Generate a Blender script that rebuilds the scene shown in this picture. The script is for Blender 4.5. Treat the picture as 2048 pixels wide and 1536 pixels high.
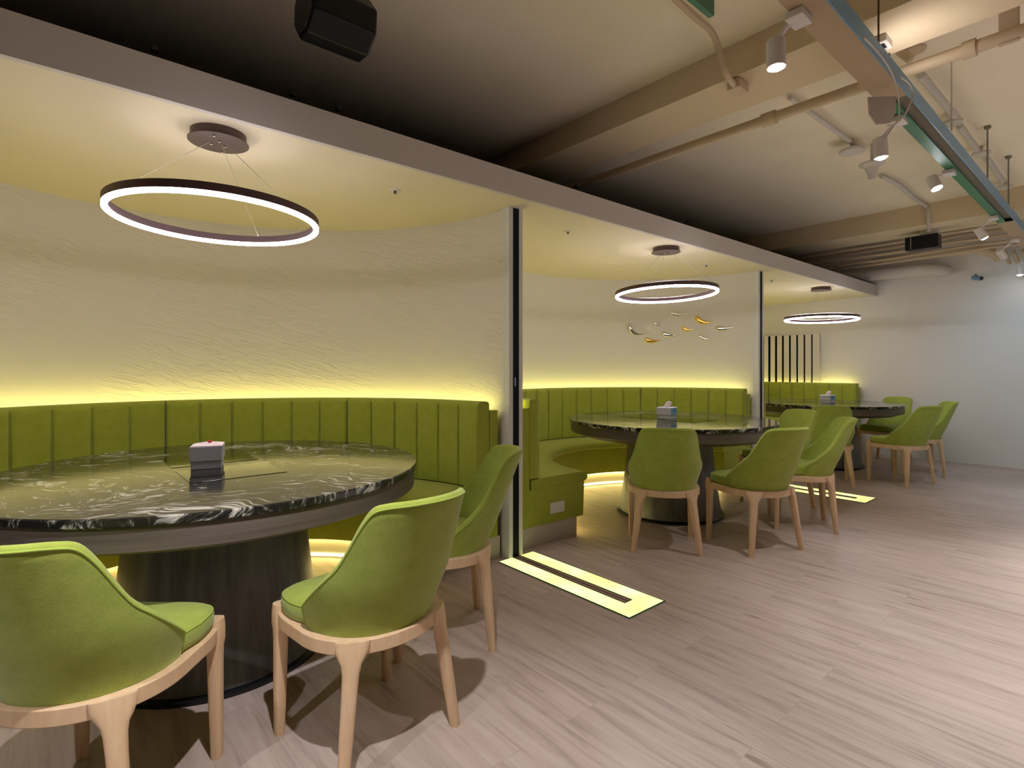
import bpy, bmesh, math, random
from mathutils import Vector, Matrix
random.seed(7)
PI = math.pi
SC = bpy.context.scene
for o in list(bpy.data.objects):
    bpy.data.objects.remove(o, do_unlink=True)
COL = SC.collection

# ---------------------------------------------------------------- camera, world, light, exposure
CAM_H, FPX, YAW = 1.152, 1077.0, 0.8625
cam_d = bpy.data.cameras.new('camera')
cam = bpy.data.objects.new('camera', cam_d)
COL.objects.link(cam)
cam.location = (0, 0, CAM_H)
cam.rotation_euler = (PI / 2, 0, YAW - PI / 2)
cam_d.sensor_width = 36.0
cam_d.sensor_fit = 'HORIZONTAL'
cam_d.lens = 36.0 * FPX / 2048.0
cam_d.shift_y = -30.0 / 2048.0
cam_d.clip_start = 0.05
SC.camera = cam

w = bpy.data.worlds.new('world')
SC.world = w
w.use_nodes = True
w.node_tree.nodes['Background'].inputs[0].default_value = (0.62, 0.70, 0.78, 1)
w.node_tree.nodes['Background'].inputs[1].default_value = 0.05

SC.view_settings.view_transform = 'Standard'
SC.view_settings.look = 'None'
SC.view_settings.gamma = 1.0
SC.view_settings.use_curve_mapping = False
SC.view_settings.exposure = 0.32

CA, SA = math.cos(YAW), math.sin(YAW)
PITCH = 3.277                      # distance from booth to booth
TX, TY = 0.536, 2.50               # centre of the first booth
SLAB = 2.90                        # concrete slab height
CEIL = 2.14                        # booth ceiling height
RW = 1.60                          # radius of a booth wall

# ---------------------------------------------------------------- helpers
def cam_ray(x, y):
    t = (x - 1024) / FPX
    return Vector((CA + t * SA, SA - t * CA, -(y - 738) / FPX))
def on_z(x, y, z):
    r = cam_ray(x, y); d = (z - CAM_H) / r.z
    return Vector((r.x * d, r.y * d, z))
def on_y(x, y, Y):
    r = cam_ray(x, y); d = Y / r.y
    return Vector((r.x * d, Y, CAM_H + r.z * d))
def on_x(x, y, X):
    r = cam_ray(x, y); d = X / r.x
    return Vector((X, r.y * d, CAM_H + r.z * d))

def new_mat(name, color, rough=0.6, metal=0.0, emit=None, estr=0.0, spec=None, coat=0.0):
    m = bpy.data.materials.new(name)
    m.use_nodes = True
    b = m.node_tree.nodes['Principled BSDF']
    b.inputs['Base Color'].default_value = (*color, 1)
    b.inputs['Roughness'].default_value = rough
    b.inputs['Metallic'].default_value = metal
    if spec is not None: b.inputs['Specular IOR Level'].default_value = spec
    if coat: b.inputs['Coat Weight'].default_value = coat
    if emit:
        b.inputs['Emission Color'].default_value = (*emit, 1)
        b.inputs['Emission Strength'].default_value = estr
    return m
def N(m, t, **kw):
    n = m.node_tree.nodes.new(t)
    for k, v in kw.items():
        if k in n.inputs: n.inputs[k].default_value = v
        else: setattr(n, k, v)
    return n
def L(m, a, b): m.node_tree.links.new(a, b)
def BS(m): return m.node_tree.nodes['Principled BSDF']
def ramp(m, src, stops):
    r = m.node_tree.nodes.new('ShaderNodeValToRGB')
    e = r.color_ramp.elements
    while len(e) < len(stops): e.new(0.5)
    for el, (p, c) in zip(e, stops):
        el.position = p; el.color = (*c, 1) if len(c) == 3 else c
    L(m, src, r.inputs[0])
    return r
def coords(m, kind='Object', scale=(1, 1, 1), rot=(0, 0, 0)):
    tc = N(m, 'ShaderNodeTexCoord'); mp = N(m, 'ShaderNodeMapping')
    mp.inputs['Scale'].default_value = scale
    mp.inputs['Rotation'].default_value = rot
    L(m, tc.outputs[kind], mp.inputs[0])
    return mp.outputs[0]
def bump(m, src, strength, dist=0.01):
    b = N(m, 'ShaderNodeBump'); b.inputs['Strength'].default_value = strength
    b.inputs['Distance'].default_value = dist
    L(m, src, b.inputs['Height']); L(m, b.outputs[0], BS(m).inputs['Normal'])

def lin(r, g, b):
    f = lambda v: (v / 255 / 12.92) if v / 255 <= 0.04045 else ((v / 255 + 0.055) / 1.055) ** 2.4
    return (f(r), f(g), f(b))

# ---------------------------------------------------------------- materials
def fabric(name, c1, c2, sc=260):
    m = new_mat(name, c1, 0.85, spec=0.2)
    v = coords(m, 'Object')
    n = N(m, 'ShaderNodeTexNoise', Scale=float(sc), Detail=3.0)
    n2 = N(m, 'ShaderNodeTexNoise', Scale=22.0, Detail=4.0)
    L(m, v, n.inputs['Vector']); L(m, v, n2.inputs['Vector'])
    a = N(m, 'ShaderNodeMath', operation='ADD')
    L(m, n.outputs[0], a.inputs[0]); L(m, n2.outputs[0], a.inputs[1])
    h = N(m, 'ShaderNodeMath', operation='MULTIPLY'); h.inputs[1].default_value = 0.5
    L(m, a.outputs[0], h.inputs[0])
    r = ramp(m, h.outputs[0], [(0.38, c2), (0.62, c1)])
    L(m, r.outputs[0], BS(m).inputs['Base Color'])
    bump(m, n.outputs[0], 0.25, 0.002)
    BS(m).inputs['Sheen Weight'].default_value = 0.25
    return m
M_CHAIR = fabric('green_upholstery', lin(164, 178, 78), lin(148, 164, 64))
M_PIPE = new_mat('green_piping', lin(160, 180, 72), 0.8)
M_BENCH = fabric('green_bench_upholstery', lin(166, 176, 64), lin(154, 165, 54))

M_WOOD = new_mat('pale_ash_wood', lin(214, 178, 146), 0.5)
_v = coords(M_WOOD, 'Object', (40, 40, 5))
_n = N(M_WOOD, 'ShaderNodeTexNoise', Scale=1.2, Detail=6.0, Distortion=0.6)
L(M_WOOD, _v, _n.inputs['Vector'])
_r = ramp(M_WOOD, _n.outputs[0], [(0.30, lin(212, 178, 138)), (0.7, lin(224, 193, 154))])
L(M_WOOD, _r.outputs[0], BS(M_WOOD).inputs['Base Color'])

M_WALL = new_mat('white_plaster', lin(226, 222, 212), 0.75)
_n = N(M_WALL, 'ShaderNodeTexNoise', Scale=30.0, Detail=5.0)
L(M_WALL, coords(M_WALL), _n.inputs['Vector']); bump(M_WALL, _n.outputs[0], 0.08, 0.003)

M_RELIEF = new_mat('white_wave_relief_plaster', lin(226, 220, 208), 0.7)
_v = coords(M_RELIEF, 'UV', (1, 1, 1), (0, 0, 0.30))
_mp = N(M_RELIEF, 'ShaderNodeMapping'); _mp.inputs['Scale'].default_value = (3.2, 24, 1)
L(M_RELIEF, _v, _mp.inputs[0])
_n = N(M_RELIEF, 'ShaderNodeTexNoise', Scale=1.0, Detail=3.0, Distortion=0.9)
L(M_RELIEF, _mp.outputs[0], _n.inputs['Vector'])
_r = ramp(M_RELIEF, _n.outputs[0], [(0.44, (0, 0, 0)), (0.5, (1, 1, 1)), (0.58, (0.15, 0.15, 0.15))])
_m2 = N(M_RELIEF, 'ShaderNodeTexNoise', Scale=1.3, Detail=1.0)
L(M_RELIEF, coords(M_RELIEF, 'UV'), _m2.inputs['Vector'])
_r2 = ramp(M_RELIEF, _m2.outputs[0], [(0.38, (0, 0, 0)), (0.62, (1, 1, 1))])
_mu = N(M_RELIEF, 'ShaderNodeMath', operation='MULTIPLY')
L(M_RELIEF, _r.outputs[0], _mu.inputs[0]); L(M_RELIEF, _r2.outputs[0], _mu.inputs[1])
bump(M_RELIEF, _mu.outputs[0], 0.35, 0.012)

M_CEIL = new_mat('cream_ceiling_paint', lin(226, 214, 186), 0.8)
M_SLAB = new_mat('beige_slab_paint', lin(238, 226, 200), 0.85)
_n = N(M_SLAB, 'ShaderNodeTexNoise', Scale=1.6, Detail=4.0)
L(M_SLAB, coords(M_SLAB), _n.inputs['Vector'])
_r = ramp(M_SLAB, _n.outputs[0], [(0.3, lin(234, 222, 196)), (0.7, lin(242, 230, 206))])
L(M_SLAB, _r.outputs[0], BS(M_SLAB).inputs['Base Color'])
M_BEAM = new_mat('tan_beam_paint', lin(216, 198, 164), 0.85)
M_FASCIA = new_mat('grey_fascia_paint', lin(206, 200, 194), 0.7)
M_TRIM = new_mat('white_trim_paint', lin(222, 222, 216), 0.5)
M_DARK = new_mat('dark_recess', (0.005, 0.009, 0.014), 0.6, spec=0.15)
M_PLINTH = new_mat('grey_plinth', lin(188, 180, 168), 0.6)

# floor: long vinyl planks running towards the booths
M_FLOOR = new_mat('grey_oak_plank_floor', lin(180, 160, 145), 0.42, spec=0.35)
m = M_FLOOR
tc = N(m, 'ShaderNodeTexCoord')
sep = N(m, 'ShaderNodeSeparateXYZ'); L(m, tc.outputs['Object'], sep.inputs[0])
cmb = N(m, 'ShaderNodeCombineXYZ'); L(m, sep.outputs[1], cmb.inputs[0]); L(m, sep.outputs[0], cmb.inputs[1])
br = N(m, 'ShaderNodeTexBrick'); br.offset = 0.37; br.squash = 1.0
for k, v in {'Scale': 1.0, 'Brick Width': 1.22, 'Row Height': 0.18, 'Mortar Size': 0.0012, 'Mortar Smooth': 0.1, 'Bias': 0.0}.items():
    br.inputs[k].default_value = v
br.inputs['Color1'].default_value = (0.30, 0.30, 0.30, 1); br.inputs['Color2'].default_value = (0.70, 0.70, 0.70, 1)
br.inputs['Mortar'].default_value = (0.2, 0.2, 0.2, 1)
L(m, cmb.outputs[0], br.inputs['Vector'])
off = N(m, 'ShaderNodeVectorMath', operation='MULTIPLY_ADD')
L(m, br.outputs['Color'], off.inputs[0]); off.inputs[1].default_value = (7, 7, 7); L(m, cmb.outputs[0], off.inputs[2])
mp = N(m, 'ShaderNodeMapping'); mp.inputs['Scale'].default_value = (2.2, 26, 1); L(m, off.outputs[0], mp.inputs[0])
g1 = N(m, 'ShaderNodeTexNoise', Scale=1.0, Detail=7.0, Roughness=0.6, Distortion=0.5); L(m, mp.outputs[0], g1.inputs['Vector'])
r1 = ramp(m, g1.outputs[0], [(0.28, lin(154, 136, 126)), (0.48, lin(182, 163, 152)), (0.75, lin(198, 181, 171))])
mp2 = N(m, 'ShaderNodeMapping'); mp2.inputs['Scale'].default_value = (3.4, 16, 1); L(m, off.outputs[0], mp2.inputs[0])
g2 = N(m, 'ShaderNodeTexNoise', Scale=1.0, Detail=2.0, Distortion=1.0); L(m, mp2.outputs[0], g2.inputs['Vector'])
r2 = ramp(m, g2.outputs[0], [(0.24, (0.66, 0.63, 0.61)), (0.34, (1, 1, 1))])
mx = N(m, 'ShaderNodeMix', data_type='RGBA', blend_type='MULTIPLY'); mx.inputs[0].default_value = 1.0
L(m, r1.outputs[0], mx.inputs[6]); L(m, r2.outputs[0], mx.inputs[7])
tone = ramp(m, br.outputs['Color'], [(0.0, (0.72, 0.70, 0.68)), (0.35, (0.95, 0.95, 0.95)), (1.0, (1.04, 1.03, 1.02))])
mx2 = N(m, 'ShaderNodeMix', data_type='RGBA', blend_type='MULTIPLY'); mx2.inputs[0].default_value = 1.0
L(m, mx.outputs[2], mx2.inputs[6]); L(m, tone.outputs[0], mx2.inputs[7])
L(m, mx2.outputs[2], BS(m).inputs['Base Color'])
bump(m, g1.outputs[0], 0.08, 0.002)

# black granite with white flowing veins
M_GRAN = new_mat('black_veined_granite', (0.01, 0.01, 0.01), 0.11, spec=0.42)
m = M_GRAN
v = coords(m, 'Object', (1, 1, 1), (0, 0, 0.75))
wp = N(m, 'ShaderNodeTexNoise', Scale=1.7, Detail=3.0); L(m, v, wp.inputs['Vector'])
ad = N(m, 'ShaderNodeVectorMath', operation='MULTIPLY_ADD'); L(m, wp.outputs['Color'], ad.inputs[0])
ad.inputs[1].default_value = (0.75, 0.75, 0.0); L(m, v, ad.inputs[2])
mp = N(m, 'ShaderNodeMapping'); mp.inputs['Scale'].default_value = (15, 44, 16); L(m, ad.outputs[0], mp.inputs[0])
g = N(m, 'ShaderNodeTexNoise', Scale=1.0, Detail=8.0, Roughness=0.66, Distortion=0.5); L(m, mp.outputs[0], g.inputs['Vector'])
mpb = N(m, 'ShaderNodeMapping'); mpb.inputs['Scale'].default_value = (2.2, 5.0, 3); L(m, ad.outputs[0], mpb.inputs[0])
gb = N(m, 'ShaderNodeTexNoise', Scale=1.0, Detail=2.0); L(m, mpb.outputs[0], gb.inputs['Vector'])
sm = N(m, 'ShaderNodeMath', operation='MULTIPLY_ADD'); L(m, gb.outputs[0], sm.inputs[0]); sm.inputs[1].default_value = 0.42; L(m, g.outputs[0], sm.inputs[2])
rr = ramp(m, sm.outputs[0], [(0.0, lin(22, 22, 20)), (0.70, lin(34, 34, 30)), (0.775, lin(64, 64, 56)), (0.815, lin(150, 148, 138)), (0.90, lin(206, 202, 192))])
L(m, rr.outputs[0], BS(m).inputs['Base Color'])

M_APRON = new_mat('grey_brown_table_apron', lin(96, 86, 78), 0.5)
_v = coords(M_APRON, 'Object', (2, 2, 60))
_n = N(M_APRON, 'ShaderNodeTexNoise', Scale=1.0, Detail=4.0); L(M_APRON, _v, _n.inputs['Vector'])
_r = ramp(M_APRON, _n.outputs[0], [(0.3, lin(84, 74, 66)), (0.7, lin(106, 96, 86))])
L(M_APRON, _r.outputs[0], BS(M_APRON).inputs['Base Color'])
M_PED = new_mat('brushed_grey_pedestal', lin(104, 104, 100), 0.38, 0.35)
_v = coords(M_PED, 'Object', (30, 30, 1.5))
_n = N(M_PED, 'ShaderNodeTexNoise', Scale=1.0, Detail=4.0); L(M_PED, _v, _n.inputs['Vector'])
_r = ramp(M_PED, _n.outputs[0], [(0.3, lin(88, 88, 84)), (0.7, lin(116, 116, 110))])
L(M_PED, _r.outputs[0], BS(M_PED).inputs['Base Color'])
M_BLACK = new_mat('satin_black', (0.006, 0.006, 0.007), 0.35)
M_GLASSTOP = new_mat('black_glass_hob', (0.012, 0.012, 0.010), 0.05, spec=1.0)
M_STEEL = new_mat('polished_steel', (0.6, 0.6, 0.55), 0.25, 1.0)
M_BROWN = new_mat('dark_bronze', lin(84, 66, 60), 0.4, 0.4)
M_TRACK = new_mat('brown_track_metal', lin(150, 122, 104), 0.45, 0.2)
M_RINGLED = new_mat('ring_led', (1, 1, 1), 0.4, emit=(0.98, 0.90, 0.97), estr=33.0)
M_RINGTOP = new_mat('ring_led_top', (1, 1, 1), 0.4, emit=(1.0, 0.90, 0.90), estr=13.0)
M_RINGBODY = new_mat('ring_bronze', lin(92, 70, 70), 0.45, 0.2)
M_WIRE = new_mat('steel_wire', lin(190, 180, 160), 0.4, 0.6)
M_COVE = new_mat('cove_led', (1, 1, 0.7), 0.5, emit=(1.0, 0.87, 0.26), estr=15.5)
M_UNDER = new_mat('plinth_led', (1, 1, 0.7), 0.5, emit=(1.0, 0.80, 0.26), estr=14.0)
M_LINE = new_mat('plinth_line_led', (1, 1, 0.7), 0.5, emit=(1.0, 0.86, 0.40), estr=5.0)
M_BOX = new_mat('white_cardboard', lin(206, 208, 216), 0.6)
M_BLUEBOX = new_mat('pale_blue_print', lin(120, 178, 216), 0.6)
M_BLUEDOT = new_mat('blue_print', lin(40, 90, 170), 0.6)
M_TISSUE = new_mat('tissue_paper', lin(245, 228, 232), 0.9)
M_RED = new_mat('red_print', lin(214, 70, 66), 0.7)
M_GOLD = new_mat('polished_gold', (0.85, 0.56, 0.13), 0.22, 1.0)
M_SILVER = new_mat('polished_silver', (0.74, 0.74, 0.70), 0.13, 1.0)
M_SLAT = new_mat('white_slat', lin(220, 212, 200), 0.6)
M_PIPE_P = new_mat('beige_painted_pipe', lin(202, 182, 150), 0.6)
M_PIPE_G = new_mat('white_conduit', lin(206, 200, 190), 0.5)
M_RAIL = new_mat('beige_trunking', lin(176, 154, 124), 0.7)
M_RAILIN = new_mat('grey_trunking_inside', lin(128, 122, 104), 0.7)
M_RAILBLUE = new_mat('grey_blue_flange', lin(118, 160, 190), 0.45, 0.1)
M_GREENFILM = new_mat('green_film', lin(62, 122, 86), 0.5)
M_SPOT = new_mat('white_spot_body', lin(220, 214, 210), 0.4)
M_SPOTLENS = new_mat('spot_lens', (1, 1, 1), 0.3, emit=(0.95, 0.95, 1.0), estr=30.0)
M_BRIGHTLENS = new_mat('dazzling_lens', (1, 1, 1), 0.3, emit=(1.0, 0.95, 1.0), estr=160.0)
M_SPEAKER = new_mat('black_speaker_shell', (0.004, 0.004, 0.005), 0.35, spec=0.3)
M_CABLE = new_mat('white_cable', lin(214, 208, 196), 0.6)

M_FLED = new_mat('floor_glass_light', (0.8, 0.9, 0.6), 0.15, emit=(0.90, 1.0, 0.38), estr=0.80)
_n = N(M_FLED, 'ShaderNodeTexNoise', Scale=4.0, Detail=1.0); L(M_FLED, coords(M_FLED), _n.inputs['Vector'])
_r = ramp(M_FLED, _n.outputs[0], [(0.35, (0.84, 0.86, 0.24)), (0.65, (1.0, 1.0, 0.60))])
L(M_FLED, _r.outputs[0], BS(M_FLED).inputs['Emission Color'])
M_GLASSEDGE = new_mat('green_glass_edge', lin(70, 110, 70), 0.2)

# ---------------------------------------------------------------- mesh builders
def obj(name, bm, mat, parent=None, smooth=False, sub=0, bevel=0.0):
    me = bpy.data.meshes.new(name)
    bmesh.ops.recalc_face_normals(bm, faces=bm.faces)
    bm.to_mesh(me); bm.free()
    mats = mat if isinstance(mat, (list, tuple)) else [mat]
    for mm in mats: me.materials.append(mm)
    if smooth:
        for p in me.polygons: p.use_smooth = True
        if smooth == 'auto':
            try: me.set_sharp_from_angle(angle=math.radians(38))
            except Exception: pass
    o = bpy.data.objects.new(name, me); COL.objects.link(o)
    if parent is not None: o.parent = parent
    if bevel:
        b = o.modifiers.new('bevel', 'BEVEL'); b.width = bevel; b.segments = 2; b.limit_method = 'ANGLE'
    if sub:
        s = o.modifiers.new('sub', 'SUBSURF'); s.levels = sub; s.render_levels = sub
    return o
def tag(o, label=None, cat=None, group=None, kind=None):
    if label: o['label'] = label
    if cat: o['category'] = cat
    if group: o['group'] = group
    if kind: o['kind'] = kind
    return o
def thing(name, label, cat, loc=(0, 0, 0), rz=0, group=None):
    o = bpy.data.objects.new(name, None); COL.objects.link(o)
    o.empty_display_size = 0.1
    o.location = loc; o.rotation_euler = (0, 0, rz)
    return tag(o, label, cat, group)
def dup(root, loc=None, rz=None, label=None, group=None):
    r = root.copy(); COL.objects.link(r)
    if loc is not None: r.location = loc
    if rz is not None: r.rotation_euler = (0, 0, rz)
    if label: r['label'] = label
    if group: r['group'] = group
    for ch in root.children:
        c = ch.copy(); COL.objects.link(c); c.parent = r
        for g in ch.children:
            d = g.copy(); COL.objects.link(d); d.parent = c
    return r
def box(bm, x0, x1, y0, y1, z0, z1, mi=0):
    vs = [bm.verts.new((x, y, z)) for z in (z0, z1) for y in (y0, y1) for x in (x0, x1)]
    for f in ((0, 1, 3, 2), (4, 5, 7, 6), (0, 1, 5, 4), (2, 3, 7, 6), (0, 2, 6, 4), (1, 3, 7, 5)):
        bm.faces.new([vs[i] for i in f]).material_index = mi
def nb(): return bmesh.new()
def bx(*a):
    bm = nb(); box(bm, *a); return bm
def lathe(bm, prof, n=64, c=(0, 0, 0), close=True):
    """prof: list of (r,z); surface of revolution; r==0 ends are capped"""
    rings = []
    for r, z in prof:
        if r <= 1e-6: rings.append([bm.verts.new((c[0], c[1], c[2] + z))])
        else: rings.append([bm.verts.new((c[0] + r * math.cos(2 * PI * i / n), c[1] + r * math.sin(2 * PI * i / n), c[2] + z)) for i in range(n)])
    for a, b in zip(rings, rings[1:]):
        for i in range(n):
            j = (i + 1) % n
            if len(a) == 1 and len(b) == 1: continue
            if len(a) == 1: bm.faces.new((a[0], b[i], b[j]))
            elif len(b) == 1: bm.faces.new((a[i], a[j], b[0]))
            else: bm.faces.new((a[i], a[j], b[j], b[i]))
def tube(bm, pts, r, n=10, cap=True):
    pts = [Vector(p) for p in pts]
    rings = []; up = None
    for i, p in enumerate(pts):
        if i == 0: d = pts[1] - p
        elif i == len(pts) - 1: d = p - pts[i - 1]
        else: d = (pts[i + 1] - p).normalized() + (p - pts[i - 1]).normalized()
        d.normalize()
        if up is None:
            up = Vector((0, 0, 1)) if abs(d.z) < 0.9 else Vector((1, 0, 0))
        s = d.cross(up).normalized(); up = s.cross(d).normalized()
        rr = r[i] if isinstance(r, (list, tuple)) else r
        rings.append([bm.verts.new(p + rr * (math.cos(2 * PI * k / n) * s + math.sin(2 * PI * k / n) * up)) for k in range(n)])
    for a, b in zip(rings, rings[1:]):
        for k in range(n):
            bm.faces.new((a[k], a[(k + 1) % n], b[(k + 1) % n], b[k]))
    if cap:
        bm.faces.new(rings[0]); bm.faces.new(rings[-1])
def smooth_path(pts, n=6):
    """Catmull-Rom through pts"""
    P = [Vector(p) for p in pts]; P = [P[0]] + P + [P[-1]]; out = []
    for i in range(1, len(P) - 2):
        for k in range(n):
            t = k / n
            a, b, c, d = P[i - 1], P[i], P[i + 1], P[i + 2]
            out.append(0.5 * ((2 * b) + (c - a) * t + (2 * a - 5 * b + 4 * c - d) * t * t + (3 * b - a - 3 * c + d) * t ** 3))
    out.append(P[-2]); return out
def sweep(bm, path, prof, svals, uv=None, flat=None):
    """path(o,s)->(x,y) with o the inset from the wall; prof closed list of (o,z[,flag])"""
    rings = []
    for s in svals:
        ring = []
        for q in prof:
            o, z = q[0], q[1]
            if len(q) > 2 and flat: o -= flat(s) * q[2]
            x, y = path(o, s); ring.append(bm.verts.new((x, y, z)))
        rings.append(ring)
    n = len(prof)
    for a, b in zip(rings, rings[1:]):
        for k in range(n):
            bm.faces.new((a[k], a[(k + 1) % n], b[(k + 1) % n], b[k]))
    bm.faces.new(rings[0]); bm.faces.new(rings[-1])
def struct(name, bm, mat, **k):
    o = obj(name, bm, mat, **k); o['kind'] = 'structure'; return o

# ---------------------------------------------------------------- setting
struct('floor', bx(-3.5, 8.6, -4.0, 4.35, -0.05, 0.0), M_FLOOR)
sl = nb(); box(sl, -3.5, 8.6, -4.0, 4.45, SLAB, SLAB + 0.1)
struct('ceiling', sl, M_SLAB)
struct('ceiling_beam', bx(2.79, 3.185, -4.0, 4.3, 2.724, SLAB), M_BEAM)
struct('ceiling_beam', bx(7.03, 7.56, -4.0, 4.3, 2.68, SLAB), M_BEAM)
struct('wall_end', bx(8.5, 8.6, -4.0, 4.35, 0.0, SLAB), M_WALL)
M_PLENUM_SHADE = new_mat('plenum_shade_black', (0.010, 0.011, 0.012), 0.9)  # black stands in for the shade of the plenum
struct('wall_back', bx(-3.5, 8.6, 4.35, 4.45, 0.0, CEIL + 0.022), M_WALL)
struct('wall_back_upper', bx(-3.5, 8.6, 4.35, 4.45, CEIL + 0.0225, SLAB), M_PLENUM_SHADE)  # upper wall coloured black so the plenum stays in shade
M_DIMWALL = new_mat('dark_taupe_wall', lin(58, 56, 54), 0.8)
struct('wall_front', bx(-3.5, 8.5, -4.1, -4.0, 0.0, SLAB), M_DIMWALL)
struct('wall_side', bx(-3.6, -3.5, -4.1, 4.45, 0.0, SLAB), M_DIMWALL)
# lowered ceiling of the booths with its fascia
struct('ceiling_shade_layer', bx(-3.5, 8.5, 2.347, 4.35, CEIL + 0.0202, CEIL + 0.025), M_PLENUM_SHADE)  # added black layer, stops light bouncing up into the plenum
struct('ceiling_booths', bx(-3.5, 8.5, 2.34, 4.35, CEIL, CEIL + 0.02), M_CEIL)
struct('trim_1', bx(-3.5, 8.5, 2.32, 2.345, CEIL - 0.002, 2.283), M_FASCIA)

def circ_path(cx):
    return lambda o, s: (cx + (RW - o) * math.cos(PI * s), TY + (RW - o) * math.sin(PI * s))
def square_path(cx):
    """booth by the end wall: from the end wall round a corner to the back, then a quarter circle; s 0..1"""
    XE, YB, RC = 8.5, 4.10, 0.35
    L1 = (YB - RC) - 2.5; L2 = RC * PI / 2; L3 = (XE - RC) - cx; L4 = RW * PI / 2
    T = L1 + L2 + L3 + L4
    def f(o, s):
        r = max(RC - o, 0.08); cxx, cyy = XE - o - r, YB - o - r
        d = s * T
        if d < L1:
            return (XE - o, 2.5 + d / L1 * (cyy - 2.5))
        d -= L1
        if d < L2:
            a = d / L2 * PI / 2; return (cxx + r * math.cos(a), cyy + r * math.sin(a))
        d -= L2
        if d < L3:
            return (cxx + d / L3 * (cx - cxx), YB - o)
        a = PI / 2 + (d - L3) / L4 * PI / 2
        return (cx + (RW - o) * math.cos(a), TY + (RW - o) * math.sin(a))
    return f
def rng(a, b, n): return [a + (b - a) * i / n for i in range(n + 1)]

def wall_mesh(path, s0, s1, n):
    bm = nb(); uvl = bm.loops.layers.uv.new('uv')
    ss = rng(s0, s1, n); zs = [0.0, CEIL]
    g = [[[bm.verts.new((*path(o, s), z)) for z in zs] for s in ss] for o in (0.0, -0.034)]
    acc = [0.0]
    for i in range(n):
        a = Vector(path(0, ss[i])); b = Vector(path(0, ss[i + 1])); acc.append(acc[-1] + (b - a).length)
    for k in (0, 1):
        for i in range(n):
            f = bm.faces.new((g[k][i][0], g[k][i + 1][0], g[k][i + 1][1], g[k][i][1]))
            for lp, (u, v) in zip(f.loops, ((acc[i], 0), (acc[i + 1], 0), (acc[i + 1], CEIL), (acc[i], CEIL))):
                lp[uvl].uv = (-u, v)
    for i in (0, n):
        bm.faces.new((g[0][i][0], g[0][i][1], g[1][i][1], g[1][i][0]))
    return bm
PATHS = [circ_path(TX), circ_path(TX + PITCH), square_path(TX + 2 * PITCH)]
struct('wall_booth_left', wall_mesh(PATHS[0], 0, 1, 96), M_RELIEF, smooth='auto')
struct('wall_booth_middle', wall_mesh(PATHS[1], 0, 1, 96), M_WALL, smooth='auto')
_bm = nb()
struct('wall_booth_right', wall_mesh(lambda o, s: circ_path(TX + 2 * PITCH)(o, 0.5 + 0.5 * s), 0, 1, 48), M_WALL, smooth='auto')
struct('wall_rear', bx(TX + 2 * PITCH, 8.5, 4.10, 4.14, 0, CEIL), M_WALL)

# wall ends between the booths: white jamb, dark pocket, edge of the retracted sliding door
for i in range(2):
    x = 2.166 + i * PITCH
    bm = nb()
    box(bm, x - 0.055, x - 0.0245, 2.49, 2.54, 0, CEIL)
    box(bm, x + 0.0245, x + 0.055, 2.49, 2.54, 0, CEIL)
    box(bm, x - 0.055, x + 0.055, 2.54, 2.57, 0, CEIL)
    struct('trim_%d' % (i + 2), bm, M_TRIM, bevel=0.002)
    d = struct('door_%d' % (i + 1), bx(x - 0.024, x + 0.024, 2.4915, 2.539, 0.004, CEIL - 0.005), M_DARK)
    if i == 0:
        h = obj('pull_plate', bx(x - 0.012, x - 0.003, 2.4885, 2.4914, 1.047, 1.10), new_mat('pale_steel_pull', lin(150, 190, 220), 0.3, 0.3), d, bevel=0.001)

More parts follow.
